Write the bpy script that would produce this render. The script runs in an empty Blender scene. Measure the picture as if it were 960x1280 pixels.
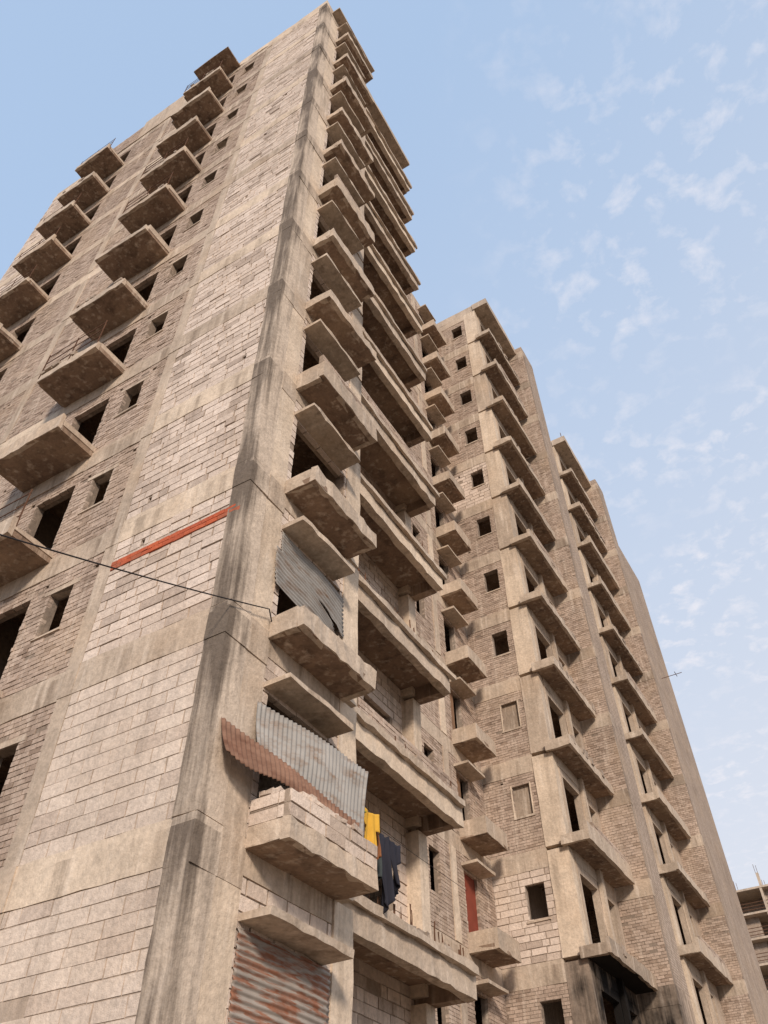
import bpy, math, random
from mathutils import Vector, Matrix
random.seed(7)
S=bpy.context.scene
# ---------------------------------------------------------------- materials
class NT:
    def __init__(s,name):
        m=bpy.data.materials.new(name);m.use_nodes=True;s.m=m;s.t=m.node_tree
        s.b=s.t.nodes["Principled BSDF"];s.b.inputs["Roughness"].default_value=.93
        s.b.inputs["Specular IOR Level"].default_value=.15
        s.geo=s.t.nodes.new("ShaderNodeTexCoord").outputs["Object"]
        sp=s.t.nodes.new("ShaderNodeSeparateXYZ");s.l(s.geo,sp.inputs[0]);s.sp=sp
        u=s.math('ADD',sp.outputs[0],sp.outputs[1])
        cb=s.t.nodes.new("ShaderNodeCombineXYZ");s.l(u,cb.inputs[0]);s.l(sp.outputs[2],cb.inputs[1]);s.uv=cb.outputs[0]
        s.u=u
    def l(s,a,b): s.t.links.new(a,b)
    def math(s,op,a,b=None,c=None,clamp=False):
        n=s.t.nodes.new("ShaderNodeMath");n.operation=op;n.use_clamp=clamp
        for i,v in enumerate((a,b,c)):
            if v is None: continue
            if hasattr(v,'links'): s.l(v,n.inputs[i])
            else: n.inputs[i].default_value=v
        return n.outputs[0]
    def noise(s,scale,detail=4,vec=None,rough=.55,sc=(1,1,1),w=0):
        mp=s.t.nodes.new("ShaderNodeMapping");s.l(vec or s.geo,mp.inputs[0]);mp.inputs["Scale"].default_value=sc
        mp.inputs["Location"].default_value=(w*3.1,w*1.7,w*2.3)
        n=s.t.nodes.new("ShaderNodeTexNoise");s.l(mp.outputs[0],n.inputs["Vector"])
        n.inputs["Scale"].default_value=scale;n.inputs["Detail"].default_value=min(detail,3);n.inputs["Roughness"].default_value=rough
        return n.outputs["Fac"]
    def ramp(s,f,a,b,lo=0.,hi=1.):
        n=s.t.nodes.new("ShaderNodeMapRange");s.l(f,n.inputs[0])
        for i,v in zip((1,2,3,4),(a,b,lo,hi)): n.inputs[i].default_value=v
        n.clamp=True
        return n.outputs[0]
    def mix(s,f,a,b,mode='MIX'):
        n=s.t.nodes.new("ShaderNodeMix");n.data_type='RGBA';n.blend_type=mode
        for k,v in ((0,f),(6,a),(7,b)):
            if hasattr(v,'links'): s.l(v,n.inputs[k])
            elif k==0: n.inputs[0].default_value=v
            else: n.inputs[k].default_value=(*v,1)
        return n.outputs[2]
    def bump(s,h,dist=.02,st=.6,prev=None):
        n=s.t.nodes.new("ShaderNodeBump");n.inputs["Distance"].default_value=dist;n.inputs["Strength"].default_value=st
        s.l(h,n.inputs["Height"])
        if prev: s.l(prev,n.inputs["Normal"])
        return n.outputs[0]
    def out(s,col,nrm=None):
        s.l(col,s.b.inputs["Base Color"])
        if nrm: s.l(nrm,s.b.inputs["Normal"])
        return s.m
    def weather(s,col,amt=1.,drip=True,dark=(.16,.12,.09)):
        big=s.noise(.4,3,w=1);col=s.mix(s.ramp(big,.44,.72,0,.32*amt),col,dark)
        st=s.noise(1.,4,sc=(3.2,3.2,.3),w=2,rough=.65)
        f=s.ramp(st,.5,.68,0,.62*amt)
        if drip:
            zz=s.math('SUBTRACT',s.sp.outputs[2],5.6-30);fr=s.math('FRACT',s.math('DIVIDE',zz,3.0))
            f=s.math('MULTIPLY',f,s.ramp(fr,.2,.95,.25,1.))
        col=s.mix(f,col,dark)
        st2=s.noise(1.3,3,sc=(5,5,.5),w=5)
        col=s.mix(s.ramp(st2,.54,.75,0,.55*amt),col,(.74,.66,.57))
        oc=s.noise(.7,3,w=17);col=s.mix(s.ramp(oc,.48,.72,0,.38*amt),col,(.56,.43,.31))
        fine=s.noise(14,3,w=3,rough=.7)
        col=s.mix(.7,col,s.mix(fine,(.45,.42,.39),(1.56,1.46,1.36)),'MULTIPLY')
        return col
def brickmat(name,c1,c2,mort,bw,rh,ms,amt=1.,wob=.03,bst=.9):
    n=NT(name)
    nv=n.t.nodes.new("ShaderNodeTexNoise");n.l(n.geo,nv.inputs["Vector"]);nv.inputs["Scale"].default_value=1.6;nv.inputs["Detail"].default_value=1
    vm=n.t.nodes.new("ShaderNodeVectorMath");vm.operation='MULTIPLY_ADD';n.l(nv.outputs["Color"],vm.inputs[0])
    vm.inputs[1].default_value=(wob*2,wob*2,0);n.l(n.uv,vm.inputs[2])
    b=n.t.nodes.new("ShaderNodeTexBrick");n.l(vm.outputs[0],b.inputs["Vector"])
    b.inputs["Scale"].default_value=1;b.inputs["Brick Width"].default_value=bw;b.inputs["Row Height"].default_value=rh
    b.inputs["Mortar Size"].default_value=ms;b.inputs["Mortar Smooth"].default_value=.25;b.inputs["Bias"].default_value=0
    b.inputs["Color1"].default_value=(*c1,1);b.inputs["Color2"].default_value=(*c2,1);b.inputs["Mortar"].default_value=(*mort,1)
    fac=n.math('MULTIPLY',b.outputs["Fac"],n.ramp(n.noise(2.2,3,w=7),.3,.6,1,.35))
    col=n.mix(fac,b.outputs["Color"],mort)
    col=n.weather(col,amt)
    return n.out(col,n.bump(n.math('MULTIPLY',b.outputs["Fac"],-1.),.02,bst))
def unitmat(name,c1,c2,c3,amt=.8,smear=.5,mort=(.3,.26,.22)):
    n=NT(name);g=n.t.nodes.new("ShaderNodeNewGeometry").outputs["Random Per Island"]
    col=n.mix(g,c1,c2)
    r2=n.math('FRACT',n.math('MULTIPLY',g,37.7));col=n.mix(n.ramp(r2,.84,.9,0,.8),col,c3)
    col=n.mix(n.ramp(n.noise(1.5,4,w=12,rough=.65),.5,.66,0,smear),col,mort)
    col=n.weather(col,amt)
    return n.out(col,n.bump(n.noise(16,3,w=4,rough=.7),.02,.8))
def concmat(name,c,amt=1.,drip=True,dark=(.16,.12,.09)):
    n=NT(name)
    col=n.mix(n.noise(2.5,3,w=2),tuple(v*.7 for v in c),tuple(min(1,v*1.26) for v in c))
    col=n.weather(col,amt,drip,dark)
    return n.out(col,n.bump(n.noise(8,4,w=8,rough=.7),.03,.6))
M={}
M['aac']=brickmat("aerated_block",(.62,.54,.48),(.5,.43,.375),(.37,.31,.265),.42,.19,.022,.6,.035)
M['brick']=brickmat("fly_ash_brick",(.47,.385,.325),(.37,.30,.25),(.31,.255,.21),.23,.085,.014,.8,.02)
M['uaac']=unitmat("aerated_block_unit",(.71,.62,.55),(.57,.485,.42),(.41,.34,.29),.55,.3,(.48,.405,.345))
M['uaacl']=unitmat("smooth_block_unit",(.66,.575,.50),(.58,.50,.43),(.50,.42,.36),.55,.3,(.56,.48,.42))
M['ubrick']=unitmat("fly_ash_brick_unit",(.51,.415,.35),(.36,.285,.235),(.26,.195,.155),.75,.45,(.42,.345,.285))
M['mortar']=concmat("mortar",(.32,.265,.22),.7)
M['mortarl']=concmat("mortar_light",(.40,.335,.28),.5)
M['mortard']=concmat("mortar_dark",(.25,.205,.17),.6)
M['brickr']=unitmat("red_brick",(.50,.12,.055),(.42,.1,.05),(.36,.12,.07),.1,.1)
M['conc']=concmat("weathered_concrete",(.49,.415,.34),1.)
M['cream']=concmat("cement_plaster",(.64,.545,.44),.8)
n=NT("stained_column")
col=n.mix(n.noise(2.5,4,w=2),(.47,.39,.32),(.64,.54,.44))
stn=n.math('ADD',n.noise(1.,4,sc=(5.2,5.2,.35),w=21,rough=.7),n.math('MULTIPLY',n.noise(.55,2,w=4),.4))
edge=n.ramp(n.sp.outputs[1],-.02,.26,.15,-.08)
zz=n.math('SUBTRACT',n.sp.outputs[2],5.6-30);fr=n.math('FRACT',n.math('DIVIDE',zz,3.0))
f=n.ramp(n.math('ADD',n.math('ADD',stn,edge),n.ramp(fr,.5,.95,-.06,.10)),.60,.90,0,.86)
col=n.mix(f,col,(.10,.078,.062));col=n.mix(.75,col,n.mix(n.noise(14,4,w=3,rough=.7),(.42,.40,.38),(1.5,1.45,1.38)),'MULTIPLY')
M['soot']=n.out(col,n.bump(n.noise(7,4,w=8,rough=.65),.03,.8))
M['sootc']=concmat("stained_concrete",(.32,.265,.215),1.2)
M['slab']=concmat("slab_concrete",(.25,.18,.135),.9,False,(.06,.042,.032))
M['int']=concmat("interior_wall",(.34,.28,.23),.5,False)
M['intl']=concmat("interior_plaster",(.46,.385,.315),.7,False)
def simple(name,c,rough=.8,metal=0.,ns=3.,var=.3):
    n=NT(name);n.b.inputs["Roughness"].default_value=rough;n.b.inputs["Metallic"].default_value=metal
    return n.out(n.mix(n.noise(ns,4),tuple(v*(1-var) for v in c),tuple(v*(1+var) for v in c)))
M['burn']=simple("fire_blackened_concrete",(.018,.015,.013),.95,0,2,.5)
n=NT("smoke_stained_wall")
d=n.t.nodes.new("ShaderNodeVectorMath");d.operation='DISTANCE';n.l(n.geo,d.inputs[0]);d.inputs[1].default_value=(-.8,18.6,7.0)
sf=n.ramp(n.math('ADD',d.outputs["Value"],n.math('ADD',n.math('MULTIPLY',n.noise(1.6,4,w=3,rough=.65),2.0),n.math('MULTIPLY',n.noise(1.,4,sc=(6,6,.5),w=9,rough=.65),2.6))),3.9,6.1,1,0)
b0=n.weather(n.mix(n.noise(3,3),(.40,.32,.265),(.54,.445,.36)),.8)
M['smoke']=n.out(n.mix(sf,b0,(.012,.010,.009)),n.bump(n.noise(10,3),.02,.6))
M['steel']=simple("rusty_rebar",(.12,.06,.035))
M['black']=simple("cable_rubber",(.03,.025,.025),.6)
M['wood']=simple("old_timber",(.22,.13,.08),.8)
M['reddoor']=simple("red_door_paint",(.22,.05,.03),.6)
def sheetmat(name,a,b,lo,hi,metal=.2,sc=(1,1,3.5)):
    n=NT(name);n.b.inputs["Roughness"].default_value=.65;n.b.inputs["Metallic"].default_value=metal
    f=n.ramp(n.noise(2.2,4,sc=sc,rough=.65),lo,hi)
    c=n.mix(n.math('MULTIPLY',f,n.ramp(n.noise(9,4,w=4),.2,.6,.5,1)),a,b)
    return n.out(n.mix(.7,c,n.mix(n.noise(3,4,w=6),(.45,.45,.45),(1.35,1.35,1.35)),'MULTIPLY'))
M['zinc']=sheetmat("galvanised_sheet",(.34,.32,.295),(.24,.17,.125),.48,.70,.05)
M['rust']=sheetmat("rusty_sheet",(.27,.155,.105),(.14,.065,.04),.35,.7,.0)
M['zrust']=sheetmat("part_rusted_sheet",(.33,.285,.245),(.27,.115,.065),.45,.56,.0,(1,.9,7))

# ---------------------------------------------------------------- mesh accumulator
def empty(name,loc=(0,0,0)):
    o=bpy.data.objects.new(name,None);S.collection.objects.link(o);o.location=loc;return o
BOXF=((0,3,2,1),(4,5,6,7),(0,1,5,4),(1,2,6,5),(2,3,7,6),(3,0,4,7))
U=random.uniform
class B:
    def __init__(s,name): s.root=empty(name);s.d={}
    def get(s,part,mat): return s.d.setdefault((part,mat),([],[]))
    def box(s,part,mat,x0,x1,y0,y1,z0,z1,e=.002,jv=0):
        V,Fc=s.get(part,mat);r=lambda:U(-e,e)
        x0+=r();x1+=r();y0+=r();y1+=r();z0+=r();z1+=r()
        n=len(V)
        vs=[(x0,y0,z0),(x1,y0,z0),(x1,y1,z0),(x0,y1,z0),(x0,y0,z1),(x1,y0,z1),(x1,y1,z1),(x0,y1,z1)]
        if jv: vs=[tuple(c+U(-jv,jv) for c in v) for v in vs]
        V+=vs
        Fc+=[tuple(n+i for i in f) for f in BOXF]
    def rbox(s,part,mat,x0,x1,y0,y1,z0,z1,j=.012,seg=.45,warp=0):
        V,Fc=s.get(part,mat)
        ax=0 if (x1-x0)>(y1-y0) else 1
        if (z1-z0)>max(x1-x0,y1-y0): ax=2
        L=((x0,x1),(y0,y1),(z0,z1))
        n=max(1,int((L[ax][1]-L[ax][0])/seg));base=len(V)
        A=[i for i in range(3) if i!=ax]
        sl=U(-warp,warp)
        for k in range(n+1):
            t=L[ax][0]+(L[ax][1]-L[ax][0])*k/n
            for (p,q) in ((0,0),(1,0),(1,1),(0,1)):
                c=[0,0,0];c[ax]=t+U(-j,j)*.5
                c[A[0]]=L[A[0]][p]+U(-j,j);c[A[1]]=L[A[1]][q]+U(-j,j)
                if ax!=2: c[2]+=sl*(k/n-.5)
                V.append(tuple(c))
        for k in range(n):
            a=base+4*k
            for i in range(4):
                i2=(i+1)%4
                f=(a+i,a+i2,a+4+i2,a+4+i)
                Fc.append(f if ax!=1 else f[::-1])
        e=base+4*n
        c0=(base+3,base+2,base+1,base);c1=(e,e+1,e+2,e+3)
        Fc.append(c0 if ax!=1 else c0[::-1]);Fc.append(c1 if ax!=1 else c1[::-1])
    def wall(s,part,mat,axis,pos,th,u0,u1,z0,z1,holes=()):
        us=sorted({u0,u1,*[min(max(h[i],u0),u1) for h in holes for i in (0,1)]})
        for a,b in zip(us,us[1:]):
            if b-a<1e-4: continue
            cur=z0
            hs=sorted([(h[2],h[3]) for h in holes if h[0]<=a+1e-5 and h[1]>=b-1e-5])
            segs=[]
            for h0,h1 in hs:
                if h0>cur: segs.append((cur,h0))
                cur=max(cur,h1)
            if cur<z1: segs.append((cur,z1))
            for p,q in segs:
                if axis=='y': s.box(part,mat,a,b,pos,pos+th,p,q,0)
                else: s.box(part,mat,pos-th,pos,a,b,p,q,0)
    def masonry(s,part,kind,axis,pos,th,u0,u1,z0,z1,holes=()):
        """wall of real separate units over a recessed mortar core"""
        if kind=='aac': w,h,g,m,core,rec,jj=.43,.19,.026,'uaac','mortar',.014,.006
        elif kind=='aacl': w,h,g,m,core,rec,jj=.48,.2,.018,'uaacl','mortarl',.007,.005
        else: w,h,g,m,core,rec,jj=.235,.088,.015,'ubrick','mortard',.009,.003
        p=pos+rec if axis=='y' else pos-rec
        s.wall(part+'_mortar',core,axis,p,th-rec,u0,u1,z0,z1,holes)
        V,Fc=s.get(part,m)
        nr=max(1,round((z1-z0)/h));h=(z1-z0)/nr
        ph=U(0,6);aa=kind!='brick'
        for r in range(nr):
            gg=g*U(.6,1.1)
            a=z0+r*h+gg*.5;b=a+h-gg;zm=(a+b)/2
            u=u0-(w*.5 if r%2 else 0)-U(0,.12)*(w/.5)
            cuts=[(hh[0],hh[1]) for hh in holes if hh[2]<zm<hh[3]]
            tilt=U(-.004,.004)
            while u<u1:
                ww=w*U(.9,1.1) if aa else w*U(.97,1.03)
                if aa and random.random()<.1: ww*=.5
                a0=max(u+g*U(.2,.8),u0+.002);b0=min(u+ww-g*U(.2,.8),u1-.002);u+=ww
                segs=[(a0,b0)]
                for c0,c1 in cuts:
                    ns=[]
                    for q0,q1 in segs:
                        if q1<=c0 or q0>=c1: ns.append((q0,q1));continue
                        if q0<c0: ns.append((q0,c0))
                        if q1>c1: ns.append((c1,q1))
                    segs=ns
                for q0,q1 in segs:
                    if q1-q0<.03: continue
                    if random.random()<.006: continue
                    d=U(-.004,.006) if (random.random()<.93 or kind=='aacl') else U(-.012,.018)
                    if kind=='aacl': d*=.5
                    j=lambda:U(-jj,jj)
                    wv=.5*jj*math.sin(q0*1.9+ph)
                    za,zb=a+j()*.8+wv,b+j()*.8+wv
                    n=len(V)
                    if axis=='y':
                        f0=pos-d;f1=pos+th*.5
                        V+=[(q0+j(),f0,za),(q1+j(),f0,za+tilt),(q1,f1,za),(q0,f1,za),(q0+j(),f0,zb),(q1+j(),f0,zb+tilt),(q1,f1,zb),(q0,f1,zb)]
                    else:
                        f0=pos-th*.5;f1=pos+d
                        V+=[(f0,q0,za),(f1,q0+j(),za),(f1,q1+j(),za+tilt),(f0,q1,za),(f0,q0,zb),(f1,q0+j(),zb),(f1,q1+j(),zb+tilt),(f0,q1,zb)]
                    Fc+=[tuple(n+i for i in f) for f in BOXF]
    def done(s):
        for (part,mat),(V,Fc) in s.d.items():
            me=bpy.data.meshes.new(part);me.from_pydata(V,[],Fc);me.update()
            me.materials.append(M[mat]);o=bpy.data.objects.new(part,me);S.collection.objects.link(o);o.parent=s.root
Z0=5.59
def L(k): return Z0+3*k
NF=12
ROOF=L(12)
def puts(u0,u1,z,n=2):
    r=[]
    for _ in range(n):
        a=U(u0,u1);b=z+random.choice([U(.35,.6),U(2.2,2.35)]);r.append((a,a+.1,b,b+.09))
    return r
# ================================================================ TOWER A
A=B("unfinished_apartment_tower")
XL=-16.3;YE=7.73;XR=-3.65
for k in range(-1,NF+1):
    z=L(k)
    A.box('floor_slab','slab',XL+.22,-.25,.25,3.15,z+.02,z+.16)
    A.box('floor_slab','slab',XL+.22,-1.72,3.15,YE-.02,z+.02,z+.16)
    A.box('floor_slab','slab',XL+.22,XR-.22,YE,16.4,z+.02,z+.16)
for xx in (-3.0,-6.7,-10.6,-13.0):
    A.box('partition','int',xx-.1,xx+.1,.25,YE-.2,0,ROOF)
A.box('partition','int',XL+.3,-1.8,3.9,4.1,0,ROOF)
A.box('partition','int',XR-3.2,XR-3.0,YE,16.4,0,ROOF)
for k in range(-1,NF):
    z=L(k);zt=L(k+1);zb0=z+.12;zb1=zt-.42
    if k==-1: zb0=0
    A.masonry('block_infill','aacl' if k<=0 else 'aac','y',0.0,.2,-2.82,-.03,zb0,zb1,puts(-2.6,-.4,z,1) if k>0 else [])
    A.rbox('ring_beam',['cream','conc'][k%3==0],-2.84,-.03,-.010,.22,zb1,zt+.12,.008,.3)
    hw=[(-4.30,-3.74,z+1.15,z+2.1)]
    A.masonry('brick_infill','brick','y',.03,.2,-4.7,-3.12,zb0,zb1,hw+puts(-3.6,-3.3,z,1)+puts(-4.62,-4.5,z,1))
    A.rbox('ring_beam','conc',-4.72,-3.12,.014,.24,zb1,zt+.1,.008,.3)
    A.rbox('window_sill','conc',-4.36,-3.68,.005,.2,z+1.11,z+1.15,.008)
    A.rbox('lintel','conc',-4.45,-3.6,.022,.2,z+2.1,z+2.2,.006)
    A.rbox('column','conc',-3.12,-2.83,-.005,.3,zb0,zt-.42,.006)
    A.rbox('column','conc',-3.12,-2.84,-.018,.3,zt-.42,zt+.12,.006)
    A.masonry('brick_infill','brick','y',.03,.2,-6.72,-4.7,zb0,zb1,[(-5.95,-4.82,z+.16,z+2.25)]+puts(-6.5,-6.1,z,1))
    A.rbox('ring_beam','conc',-6.7,-4.72,.005,.24,zb1,zt+.1,.006)
    A.masonry('brick_infill','brick','y',.05,.2,-10.7,-6.72,zb0,zb1,puts(-8.5,-6.9,z,2)+puts(-10.5,-9.2,z,2))
    A.rbox('ring_beam','conc' if k%3 else 'cream',-10.7,-6.7,.04,.24,zb1,zt+.12,.006)
    A.rbox('column','conc',-9.0,-8.7,.03,.3,zb0,zb1,.008)
    A.masonry('brick_infill','brick','y',.05,.2,-13.0,-10.7,zb0,zb1,[(-12.1,-11.0,z+.16,z+2.25)])
    A.rbox('ring_beam','conc',-13.0,-10.7,.04,.24,zb1,zt+.12,.006)
    A.masonry('block_infill','aac','y',.0,.2,XL,-13.0,zb0,zb1,[])
    A.rbox('ring_beam','cream',XL,-13.0,-.015,.22,zb1,zt+.12,.006)
    if k>=0:
        for (a,b) in ((-6.6,-4.66),(-12.9,-10.82)):
            pj=U(.84,.95);b1=b+U(-.06,.04);a1=a+U(-.08,.08)
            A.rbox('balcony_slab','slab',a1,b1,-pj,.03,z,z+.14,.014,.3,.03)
            A.rbox('balcony_edge','conc',a1-.01,b1+.01,-pj-.02,-pj+.08,z+.0,z+random.choice([.2,.26,.34,.42]),.016,.22,.03)
            A.rbox('balcony_edge','conc',b1-.1,b1+.01,-pj+.08,.03,z+.14,z+random.choice([.25,.3,.38]),.012,.3)
            if a>-7 : A.masonry('balcony_fin','brick','x',a+.1,.2,-.72,.03,z+.14,z+random.choice([.9,1.1,1.3]))
            if random.random()<.5:
                for q in range(3):
                    zz=z+.5+.3*q;A.box('rebar','steel',a,b,-.86,-.845,zz,zz+.018)
                for xq in (a,(a+b)/2,b-.03): A.box('rebar','steel',xq,xq+.02,-.86,-.84,z+.2,z+1.2)
            for _ in range(4):
                x=U(a,b-.3);A.box('rubble','mortar',x,x+U(.08,.3),-.9,-.8,z+.3,z+.36+U(.0,.1),.0,.02)
    # ---- right facade, plane x=0
    yc=.42
    A.rbox('corner_column','soot',-.35,.008,-.022,yc,zb0,zt-.45,.008,.3)
    A.rbox('corner_column','soot',-.35,.020,-.030,yc+.01,zt-.45,zt+.1,.010,.25)
    A.rbox('plaster_strip','cream' if k%4 else 'conc',-.25,.0,yc,.86,zb0,zt-.45,.008,.4)
    A.rbox('plaster_strip','conc',-.25,.015,yc+.01,.87,zt-.45,zt+.1,.01,.5)
    A.masonry('block_infill','aac','x',0.0,.2,.86,2.7,zb0,zt-.3,[(.98,2.62,z+(.16 if k>=0 else .6),z+2.2)])
    A.rbox('ring_beam','conc',-.22,.012,.87,2.7,zt-.3,zt+.02,.006)
    A.rbox('pilaster','cream' if k<4 else 'conc',-1.5,.02,2.7,3.18,zb0,zt,.012,.4)
    A.rbox('sunshade','conc',-.02,.47+U(-.03,.03),.87,2.45+U(-.06,.06),z+2.2,z+2.285,.014,.2,.04)
    if k>=0:
        ex=.64+U(-.03,.03)
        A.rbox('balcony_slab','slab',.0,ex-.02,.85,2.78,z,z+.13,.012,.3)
        hh=[.12,.22,.2,.36,.16,.25,.4,.2,.22,.3,.2,.2][k]
        A.rbox('balcony_edge','conc',ex-.11,ex,.84,2.79,z+.0,z+.13+hh,.018,.16,.03)
        A.rbox('balcony_edge','conc',.02,ex-.11,.84,.95,z+.0,z+.13+hh,.016,.18)
        A.rbox('balcony_edge','conc',.02,ex-.11,2.69,2.79,z+.0,z+.13+hh,.014,.2)
        if k==0:
            zp=z+.25
            for r in range(2):
                A.masonry('block_parapet','aac','x',.63,.1,.85,2.78,zp+r*.17,zp+r*.17+.165,[])
                A.masonry('block_parapet','aac','y',.85,.1,.02,.53,zp+r*.17,zp+r*.17+.165,[])
            for _ in range(12):
                y=U(.9,2.3);A.box('rubble','uaac',.5,.5+U(.06,.13),y,y+U(.08,.25),zp+.34,zp+.34+U(.03,.10),.0,.02)
            for _ in range(5):
                x=U(.05,.4);A.box('rubble','uaac',x,x+U(.08,.2),.86,.86+U(.06,.1),zp+.34,zp+.34+U(.04,.1),.0,.02)
        elif k in (3,6,9):
            A.masonry('brick_parapet','brick','x',.61,.1,.85,2.3,z+.13+hh,z+.13+hh+.26,[])
        for _ in range(5):
            y=U(.9,2.6);A.box('rubble','mortar',.3,.3+U(.05,.15),y,y+U(.06,.25),z+.13+hh-.05,z+.13+hh+U(.0,.1),.0,.02)
        A.rbox('gallery_slab','slab',-1.5,-.55,3.2,YE,z+.3,z+.46,.012)
        A.rbox('gallery_beam','cream' if k%2 else 'conc',-.58,-.4,3.2,YE+U(-.05,.08),z,z+.5,.018,.25)
        A.rbox('gallery_beam','conc',-.39,-.30,3.2,YE+U(-.05,.1),z+.36,z+.5,.018,.25)
        A.rbox('gallery_beam','slab',-1.5,-.58,YE-.22,YE,z,z+.46,.01,.5)
        A.rbox('gallery_beam','slab',-1.5,-.58,3.2,3.4,z,z+.46,.01,.5)
        if k in (1,4,5,8):
            A.masonry('gallery_parapet','brick','x',-.4,.11,U(3.3,4.5),YE-.1,z+.5,z+.5+random.choice([.26,.35,.55]))
        for q in range(22):
            yy=3.3+q*.2+U(-.03,.03);hgt=U(.08,.4);dx=U(-.06,.06)
            A.rbox('rebar','steel',-.45+dx,-.435+dx,yy,yy+.014,z+.4,z+.5+hgt,.01,.15)
        for _ in range(8):
            y=U(3.4,7.4);A.box('rubble','mortar',-.5,-.36,y,y+U(.08,.3),z+.48,z+.5+U(.03,.12),.0,.02)
    else:
        A.rbox('gallery_beam','conc',-.58,-.4,3.2,YE,2.6,3.0,.014,.5)
    A.masonry('block_infill','aac' if k<3 else 'brick','x',-1.5,.2,3.18,YE,zb0,zt+.3,[(3.7,4.8,z+.46,z+2.4),(5.8,6.9,z+1.2,z+2.4)])
    A.rbox('column','cream',-1.7,-1.2,YE-.35,YE-.02,zb0,zt,.01,.6)
    A.masonry('brick_infill','brick','x',XR,.2,YE,16.5,zb0,zt-.4,[(12.5,13.1,z+1.0,z+2.2),(14.55,15.35,z+.16,z+2.2),(9.2,10.0,z+1.0,z+2.2)])
    A.rbox('ring_beam','conc',XR-.22,XR+.012,YE,16.5,zt-.4,zt+.1,.008)
    A.rbox('column','cream' if k%2 else 'conc',XR-.25,XR+.03,13.7,14.05,zb0,zt-.4,.01)
    if k==1: A.box('door','reddoor',XR-.12,XR-.08,14.55,15.35,z+.16,z+2.2)
    if k in(2,3): A.box('door','wood',XR-.12,XR-.08,14.55,14.95,z+.16,z+2.2)
    if k>=0:
        A.rbox('balcony_slab','slab',XR,XR+.85,14.45,15.85,z,z+.13,.012,.3)
        A.rbox('balcony_edge','conc',XR+.75,XR+.86,14.44,15.86,z,z+.5,.014,.3)
        A.rbox('balcony_edge','conc',XR,XR+.75,14.44,14.55,z,z+.5,.012,.3)
        A.rbox('sunshade','conc',XR,XR+.5,14.4,15.6,z+2.25,z+2.33,.01,.4)
    A.wall('block_infill','aac','y',YE-.2,.2,XR,-1.7,zb0,zt+.1,[])
    A.box('rear_wall','brick',XL,XL+.2,0.2,16.5,zb0-.02,zt+.12)
A.rbox('parapet','cream',-4.7,0.0,0.0,.2,ROOF+.12,ROOF+.75,.02,.4)
A.masonry('parapet','brick','y',0,.2,-7.0,-4.7,ROOF+.12,ROOF+.8)
A.rbox('parapet','conc',-10.9,-7.0,0.0,.2,ROOF+.12,ROOF+2.5,.012)
A.masonry('parapet','brick','y',0,.2,-13.2,-10.9,ROOF+.12,ROOF+1.9)
A.rbox('parapet','conc',XL,-13.2,0.0,.2,ROOF+.12,ROOF+.6,.012)
A.rbox('parapet','conc',-.2,0.02,0.2,3.2,ROOF+.12,ROOF+.6,.012)
A.rbox('roof_slab','conc',-1.7,.4,.4,3.3,ROOF,ROOF+.14,.012)
A.rbox('roof_slab','conc',-1.7,-.3,3.2,YE,ROOF,ROOF+.3,.012)
for _ in range(26):
    y=U(.4,7.5);x=-.2 if y<3 else -.5
    A.rbox('rebar','steel',x,x+.016,y,y+.016,ROOF+.2,ROOF+U(.5,1.2),.012,.2)
A.rbox('roof_slab','slab',-6.6,-4.66,-.9,.03,ROOF,ROOF+.14,.012)
for r in range(2):
    for i in range(13):
        x=-2.8+i*.225-(.1 if r else 0)
        if x+.215>-.04: continue
        A.box('red_brick_course','brickr',max(x,-2.81),x+.215,-.024,.1,10.52+r*.095,10.605+r*.095,.003,.004)
A.done()
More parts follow.
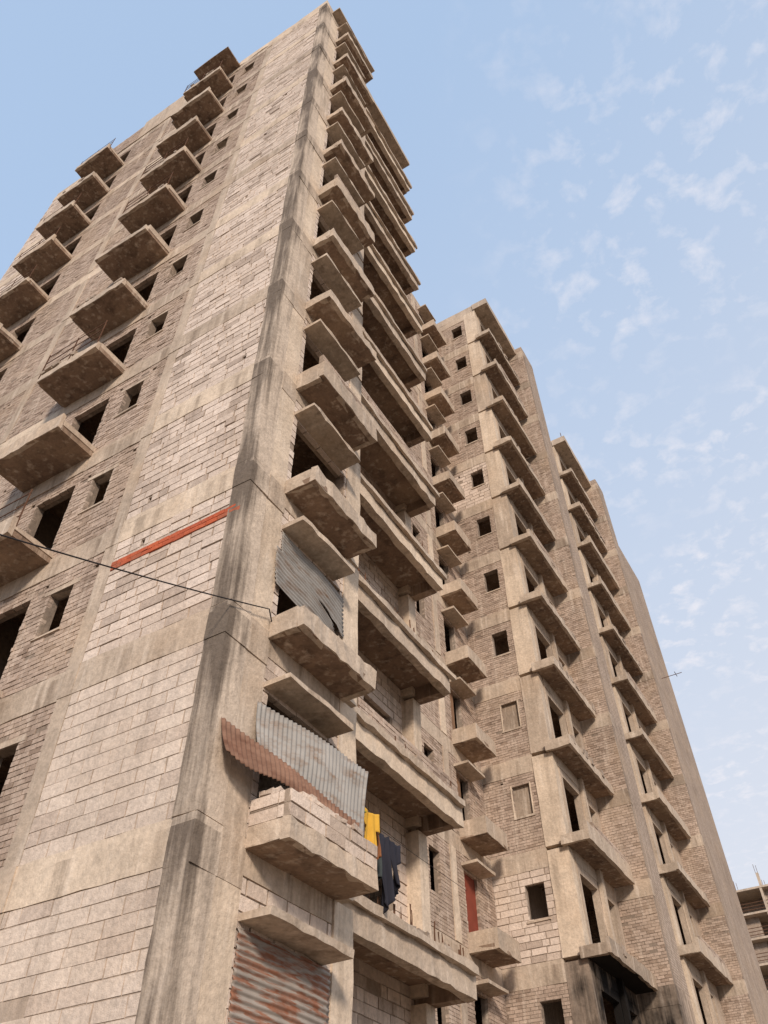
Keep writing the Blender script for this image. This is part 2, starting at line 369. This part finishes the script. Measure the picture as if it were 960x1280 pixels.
# ================================================================ TOWERS B, C, D
def wing(name,yb,y1,y2,yn,nf=12,burn=False):
    W=B(name)
    xi=-1.15
    for k in range(-1,nf+1):
        z=L(k)
        W.box('floor_slab','slab',XL,xi-.25,yb+.22,yn-.05,z+.02,z+.16)
    W.box('partition','int',XL+.3,xi-2.0,yb+2.4,yb+2.6,0,L(nf))
    W.box('partition','int',xi-2.2,xi-2.0,yb+.3,y1,0,L(nf))
    W.box('partition','int',XR-3,XR-2.8,y1,yn,0,L(nf))
    for k in range(-1,nf):
        z=L(k);zt=L(k+1);zb0=z+.12 if k>-1 else 0
        sm=burn and k in(-1,0)
        W.masonry('brick_infill','aac' if k in(1,7) else 'brick','y',yb,.2,XR-.02,-1.85,zb0,zt-.45,[(-2.68,-2.08,z+1.2,z+2.2)]+puts(-3.4,-2.9,z,1))
        if 2<=k<=3:
            W.box('window_board','sootc',-2.68,-2.08,yb+.12,yb+.14,z+1.2,z+2.2)
            W.rbox('window_frame','cream',-2.72,-2.68,yb-.02,yb+.1,z+1.16,z+2.24,.003);W.rbox('window_frame','cream',-2.08,-2.04,yb-.02,yb+.1,z+1.16,z+2.24,.003)
        W.rbox('window_sill','conc',-2.74,-2.02,yb-.03,yb+.2,z+1.14,z+1.2,.006)
        W.rbox('ring_beam','conc',XR-.02,-1.85,yb-.015,yb+.22,zt-.45,zt+.12,.008,.35)
        W.rbox('column','smoke' if sm else ('cream' if k%3 else 'conc'),-1.85,xi-.02,yb-.03,yb+.35,zb0,zt,.012,.6)
        W.wall('side_wall','smoke' if sm else 'intl','x',xi,.2,yb+.36,y1,zb0,zt-.35,[(yb+.55,yb+2.0,z+.16,z+2.4),(yb+2.6,yb+3.5,z+1.0,z+2.4)])
        W.rbox('ring_beam','smoke' if sm else 'conc',xi-.2,xi+.01,yb+.36,y1,zt-.35,zt+.1,.01)
        if sm: W.wall('brick_infill','smoke','y',y1,.2,xi,0,zb0,zt-.4)
        else: W.masonry('brick_infill','brick','y',y1,.2,xi,0,zb0,zt-.4)
        W.rbox('ring_beam','smoke' if sm else ('conc' if k%2 else 'sootc'),xi,0.01,y1-.01,y1+.22,zt-.4,zt+.12,.008)
        W.wall('brick_infill','smoke' if sm else 'brick','x',0,.2,y1+.23,y2,zb0,zt+.12,[])
        W.wall('brick_infill','brick','y',y2-.2,.2,XR,-.2,zb0,zt+.12,[])
        W.wall('brick_infill','brick','x',XR,.2,y2,yn,zb0,zt+.12,[(y2+1.5,y2+2.3,z+.9,z+2.2)])
        W.box('rear_wall','brick',XL-.2,XL,yb,yn,zb0,zt+.12)
        if k>=0:
            bn=burn and k==1
            W.rbox('balcony_slab','burn' if bn else 'slab',xi,-.5,yb-.2,y1-.1,z,z+.14,.014,.5)
            W.rbox('balcony_edge','sootc' if bn else 'conc',-.56,-.45+U(-.03,.04),yb-.22,y1-.1+U(-.1,.05),z-.02,z+random.choice([.25,.3,.38,.5]),.018,.3,.05)
            W.rbox('balcony_edge','sootc' if bn else 'conc',xi-.15,-.55,yb-.22,yb-.1,z-.02,z+random.choice([.25,.3]),.014,.35)
            W.rbox('balcony_pillar','smoke' if sm else 'conc',xi+.01,xi+.15,yb+2.1,yb+2.3,z+.14,zt,.01)
            if k%4==2: W.masonry('balcony_parapet','brick','x',-.45,.1,yb+.4,y1-.4,z+.4,z+.7)
            for _ in range(5):
                y=U(yb,y1-.4);W.box('rubble','mortar',-.55,-.45,y,y+U(.08,.4),z+.2,z+.35+U(.0,.12),.0,.02)
    R=L(nf)
    W.rbox('parapet','conc',XR,xi+.4,yb-.02,yb+.2,R,R+.55,.012)
    W.rbox('roof_slab','conc',xi-.1,-.38,yb-.1,y1,R,R+.5,.012)
    W.rbox('parapet','brick',xi,0.0,y1,y2,R+.1,R+.55,.012)
    W.rbox('parapet','conc',XR,XR+.1,y2,yn,R,R+.5,.012)
    for _ in range(10):
        y=U(yb,y1);W.rbox('rebar','steel',-.6,-.58,y,y+.02,R+.4,R+U(.7,1.2),.012,.2)
    W.done()
wing("unfinished_apartment_tower",16.52,20.4,22.0,28.0,burn=True)
wing("unfinished_apartment_tower",28.0,32.6,34.0,38.7)
D=B("unfinished_apartment_tower")
XD=-.8
for k in range(-1,12):
    z=L(k);zt=L(k+1);zb0=z+.12 if k>-1 else 0
    D.masonry('brick_infill','brick','y',38.7,.2,XR,XD,zb0,zt-.4,[(-2.4,-1.9,z+1.2,z+2.1)])
    D.rbox('ring_beam','conc' if k%2 else 'sootc',XR,XD+.01,38.69,38.92,zt-.4,zt+.12,.01)
    D.wall('brick_infill','brick','x',XD,.2,38.93,43.75,zb0,zt+.12,[])
    D.box('rear_wall','brick',XL,XR,43.8,44,zb0,zt+.12)
    D.box('rear_wall','brick',XL,XL+.2,38.7,43.8,zb0,zt+.12)
    D.box('rear_wall','brick',XR,XD-.01,43.76,43.95,zb0,zt+.12)
    D.box('floor_slab','slab',XL+.2,XD-.22,38.9,43.74,z,z+.15)
D.rbox('parapet','conc',XR,XD,38.7,38.9,ROOF+.12,ROOF+.5,.01)
D.box('antenna','steel',XD-.02,.5,40.5,40.53,31.0,31.03,.002)
D.box('antenna','steel',.1,.13,40.2,40.8,31.0,31.03,.002)
D.done()
E=B("distant_apartment_tower")
ex0=-15;ey=116
for k in range(-1,12):
    z=L(k)+1.6;zt=L(k+1)+1.6
    E.box('floor_slab','conc',ex0-.4,ex0+29,ey-1.2,ey+12,z,z+.25)
    for i in range(8):
        xx=ex0+i*3.7
        E.box('column','conc',xx,xx+.4,ey,ey+.4,z+.25 if k>-1 else 0,zt)
        E.box('column','conc',xx,xx+.3,ey-1.15,ey-.9,z+.25 if k>-1 else 0,zt)
        if i<7:
            if (i+k)%3!=0: E.box('brick_infill','brick',xx+.4,xx+2.3,ey+.1,ey+.3,z+.25,zt)
            for q in range(3): E.box('railing','steel',xx+.3,xx+3.7,ey-1.15,ey-1.08,z+.55+.4*q,z+.62+.4*q)
    E.box('brick_infill','brick',ex0-.2,ex0,ey+.4,ey+12,z+.25,zt)
    E.box('partition','int',ex0,ex0+26,ey+3,ey+3.2,z+.25,zt)
RE=ROOF+1.6
for i in range(8):
    for j in range(2):
        xx=ex0+i*3.7;yy=ey+j*4;h=U(1,2.4)
        E.box('column','conc',xx,xx+.35,yy,yy+.35,RE,RE+h)
        for q in (0,.28): E.box('rebar','steel',xx+q,xx+q+.05,yy,yy+.05,RE+h,RE+h+U(.8,1.6))
E.box('floor_slab','conc',ex0-.4,ex0+29,ey-1.2,ey+12,RE,RE+.25)
E.done()
# ================================================================ corrugated sheets
def sheet(name,tl,tr,br,bl,mat,along='u',pitch=.076,amp=.011,wave=.02,tear=None):
    tl,tr,br,bl=map(Vector,(tl,tr,br,bl));nrm=(tr-tl).cross(bl-tl).normalized()
    Lu=((tr-tl).length+(br-bl).length)/2;Lv=((bl-tl).length+(br-tr).length)/2
    V=[];Fc=[]
    nu=int(Lu/pitch*8) if along=='u' else 30
    nv=int(Lv/pitch*8) if along=='v' else 10
    for j in range(nv+1):
        v=j/nv
        for i in range(nu+1):
            u=i/nu
            vv=v*(tear(u) if tear else 1)
            p=tl.lerp(tr,u).lerp(bl.lerp(br,u),vv)
            c=math.sin((u*Lu if along=='u' else vv*Lv)/pitch*2*math.pi)*amp
            c+=wave*math.sin(3.1*u*Lu+1.3)*math.sin(2.3*v+.5)
            V.append(p+nrm*c)
    for j in range(nv):
        for i in range(nu):
            a=j*(nu+1)+i;Fc.append((a,a+1,a+nu+2,a+nu+1))
    me=bpy.data.meshes.new(name);me.from_pydata(V,[],Fc);me.update()
    for p in me.polygons:p.use_smooth=True
    me.materials.append(M[mat]);o=bpy.data.objects.new(name,me);S.collection.objects.link(o)
    m=o.modifiers.new("t",'SOLIDIFY');m.thickness=.002
    return o
sheet("corrugated_metal_sheet",(.06,.74,7.5),(.48,2.82,7.3),(.5,2.66,6.1),(.14,.72,6.85),'zinc',wave=.05,tear=lambda u:1+.05*math.sin(9*u))
sheet("corrugated_metal_sheet",(.04,.12,6.95),(.56,2.45,6.38),(.6,2.42,6.12),(.2,.1,6.45),'rust',wave=.04,tear=lambda u:1+.12*math.sin(11*u))
sheet("corrugated_metal_sheet",(.03,.9,10.75),(.03,2.7,10.6),(.05,2.7,9.8),(.06,.9,10.2),'zinc','v',wave=.03,tear=lambda u:1+.1*math.sin(7*u))
sheet("corrugated_metal_sheet",(.08,.75,10.3),(.06,2.35,9.85),(.07,2.6,9.3),(.09,.8,9.55),'zinc','v',wave=.04)
sheet("corrugated_metal_sheet",(.03,.88,4.75),(.03,2.66,4.75),(.04,2.66,3.1),(.04,.88,3.1),'zrust','v')
def cable(name,pts,sag,r=.009):
    cu=bpy.data.curves.new(name,'CURVE');cu.dimensions='3D';cu.bevel_depth=r
    P=[]
    for a,b in zip(pts,pts[1:]):
        n=24
        for i in range(n):
            t=i/n;p=Vector(a).lerp(Vector(b),t);p.z-=sag*(b[1]-a[1])**2/80*4*t*(1-t);P.append(p)
    P.append(Vector(pts[-1]))
    sp=cu.splines.new('POLY');sp.points.add(len(P)-1)
    for i,p in enumerate(P): sp.points[i].co=(*p,1)
    cu.materials.append(M['black']);o=bpy.data.objects.new(name,cu);S.collection.objects.link(o);return o
cable("electric_cable",[(.04,.85,8.85),(.09,.7,8.98),(-.12,-8.4,5.3)],.16,.009)
UP=B("utility_pole")
UP.rbox('pole','sootc',-.22,-.04,-8.55,-8.4,0,6.2,.006,.4);UP.rbox('crossarm','steel',-.6,.35,-8.42,-8.36,5.25,5.32,.003,.3);UP.done()
HC=empty("hanging_clothes")
def cloth(name,y0,y1,z1,z0,mat,kind='rect',x=-.28):
    V=[];Fc=[];n=30;m=20;ph=U(0,6)
    for j in range(m+1):
        v=j/m
        for i in range(n+1):
            u=i/n
            w=1-.25*v*math.sin(2+ph) if kind!='shirt' else 1-.15*math.sin(v*2.5)
            yy=y0+(y1-y0)*(.5+(u-.5)*w)+.05*v*math.sin(3*v+ph)
            zz=z1+(z0-z1)*v*(1+.10*math.sin(6*u+ph))-.05*math.sin(u*math.pi)*(1-v)
            V.append((x+.06*math.sin(u*8+v*1.5+ph)*(.25+v)+.03*math.sin(u*21+2*v)*(.3+v),yy,zz))
    for j in range(m):
        for i in range(n):
            if kind=='pants' and j>6 and 13<=i<17: continue
            if kind=='shirt' and j>8 and (i<6 or i>23): continue
            a=j*(n+1)+i;Fc.append((a,a+1,a+n+2,a+n+1))
    me=bpy.data.meshes.new(name);me.from_pydata(V,[],Fc);me.update()
    for p in me.polygons:p.use_smooth=True
    me.materials.append(mat);o=bpy.data.objects.new(name,me);S.collection.objects.link(o)
    md=o.modifiers.new("t",'SOLIDIFY');md.thickness=.008
    o.parent=HC;return o
yel=simple("mustard_fabric",(.60,.34,.045));teal=simple("teal_fabric",(.05,.06,.06));blk=simple("dark_fabric",(.025,.025,.035));org=simple("brown_fabric",(.22,.09,.04));grn=simple("lime_fabric",(.34,.36,.05))
cloth("towel",3.14,3.26,7.05,6.9,grn,x=.1);cloth("shirt",3.36,3.88,7.2,6.5,yel,'shirt',-.02);cloth("scarf",3.90,4.0,7.2,6.55,org,x=-.15)
cloth("trousers",4.02,4.3,7.2,6.35,teal,'pants');cloth("trousers_dark",4.32,4.62,7.2,6.1,blk,'pants');cloth("shirt_dark",4.62,5.0,7.2,6.45,blk,'shirt')
c=cable("line",[(.1,3.2,7.2),(-.28,4.2,7.22),(-.28,7.4,7.25)],.02,.004);c.parent=HC
# ================================================================ ground
n=NT("dirt");g=n.mix(n.noise(.3,4),(.20,.15,.11),(.28,.22,.16));g=n.mix(n.ramp(n.noise(2,4,w=3),.45,.7,0,.5),g,(.16,.135,.105))
gm=n.out(g,n.bump(n.noise(5,4),.05,.6))
me=bpy.data.meshes.new("ground");Rg=3000
me.from_pydata([(-Rg,-Rg,0),(Rg,-Rg,0),(Rg,Rg,0),(-Rg,Rg,0)],[],[(0,1,2,3)]);me.materials.append(gm)
S.collection.objects.link(bpy.data.objects.new("ground",me))
# ================================================================ sun, sky
el=math.radians(25);az=math.radians(142)
sd=Vector((math.sin(az)*math.cos(el),math.cos(az)*math.cos(el),math.sin(el)))
su=bpy.data.lights.new("sun",'SUN');su.energy=3.4;su.angle=math.radians(9);su.color=(1,.865,.735)
so=bpy.data.objects.new("sun",su);S.collection.objects.link(so);so.rotation_euler=sd.to_track_quat('Z','Y').to_euler()
w=bpy.data.worlds.new("World");S.world=w;w.use_nodes=True;t=w.node_tree
bg=t.nodes["Background"];sky=t.nodes.new("ShaderNodeTexSky");sky.sky_type='NISHITA';sky.sun_disc=False
sky.sun_elevation=el;sky.sun_rotation=az;sky.air_density=1.0;sky.dust_density=2.0;sky.ozone_density=1.5
def wn(ty,**k):
    q=t.nodes.new(ty)
    for a,b in k.items(): setattr(q,a,b)
    return q
tc=wn("ShaderNodeTexCoord");sp=wn("ShaderNodeSeparateXYZ");t.links.new(tc.outputs["Generated"],sp.inputs[0])
def wm(op,a,b=None,clamp=False):
    q=wn("ShaderNodeMath",operation=op,use_clamp=clamp)
    for i,v in enumerate((a,b)):
        if v is None: continue
        if hasattr(v,'links'): t.links.new(v,q.inputs[i])
        else:q.inputs[i].default_value=v
    return q.outputs[0]
zc=wm('MAXIMUM',sp.outputs[2],.08);cb=wn("ShaderNodeCombineXYZ")
t.links.new(wm('DIVIDE',sp.outputs[0],zc),cb.inputs[0]);t.links.new(wm('DIVIDE',sp.outputs[1],zc),cb.inputs[1])
def wno(sc,de,ro=.5,dist=0,loc=0):
    q=wn("ShaderNodeTexNoise");q.inputs["Scale"].default_value=sc;q.inputs["Detail"].default_value=de;q.inputs["Roughness"].default_value=ro
    q.inputs["Distortion"].default_value=dist
    mp=wn("ShaderNodeMapping");mp.inputs["Location"].default_value=(loc,loc*.7,0);t.links.new(cb.outputs[0],mp.inputs[0]);t.links.new(mp.outputs[0],q.inputs["Vector"])
    return q.outputs["Fac"]
def wr(f,a,b,lo,hi):
    q=wn("ShaderNodeMapRange");t.links.new(f,q.inputs[0])
    for i,v in zip((1,2,3,4),(a,b,lo,hi)): q.inputs[i].default_value=v
    return q.outputs[0]
puff=wr(wno(22,6,.58,.2),.50,.72,0,1);bank=wr(wno(3.2,3,.5,0,3),.38,.58,.2,1)
lat=wm('ADD',wm('MULTIPLY',sp.outputs[0],.86),wm('MULTIPLY',sp.outputs[1],.5))
side=wr(lat,.06,.28,0,1)
cl=wm('MULTIPLY',wm('MULTIPLY',puff,bank),side)
hz=wr(sp.outputs[2],.2,.95,.95,.82)
hm=wn("ShaderNodeMix",data_type='RGBA');t.links.new(hz,hm.inputs[0]);t.links.new(sky.outputs[0],hm.inputs[6])
hc=wn("ShaderNodeMix",data_type='RGBA');t.links.new(wr(wm('SUBTRACT',sp.outputs[2],wm('MULTIPLY',lat,.4)),.15,.95,0,1),hc.inputs[0])
hc.inputs[6].default_value=(7.4,7.7,8.5,1);hc.inputs[7].default_value=(4.7,6.3,8.8,1);t.links.new(hc.outputs[2],hm.inputs[7])
cm=wn("ShaderNodeMix",data_type='RGBA');t.links.new(wm('MULTIPLY',cl,.6),cm.inputs[0]);t.links.new(hm.outputs[2],cm.inputs[6]);cm.inputs[7].default_value=(8.8,8.5,8.9,1)
t.links.new(cm.outputs[2],bg.inputs[0]);bg.inputs[1].default_value=.106
# ================================================================ camera
th=math.radians(30.253);pi=math.radians(45.743);ro=math.radians(.918);f=1009.7
R=Vector((math.cos(th),math.sin(th),0));Fh=Vector((-math.sin(th),math.cos(th),0));Zv=Vector((0,0,1))
Fw=Fh*math.cos(pi)+Zv*math.sin(pi);Up=-Fh*math.sin(pi)+Zv*math.cos(pi)
c_,s_=math.cos(ro),math.sin(ro);R2=R*c_-Up*s_;U2=R*s_+Up*c_
cd=bpy.data.cameras.new("camera");co=bpy.data.objects.new("camera",cd);S.collection.objects.link(co)
cd.sensor_fit='VERTICAL';cd.sensor_height=24;cd.lens=f/1280*24;cd.clip_end=8000
mt=Matrix((R2,U2,-Fw)).transposed().to_4x4();mt.translation=Vector((6.125,-6.322,1.6));co.matrix_world=mt
S.camera=co
S.view_settings.view_transform='Standard';S.view_settings.look='None';S.view_settings.exposure=0
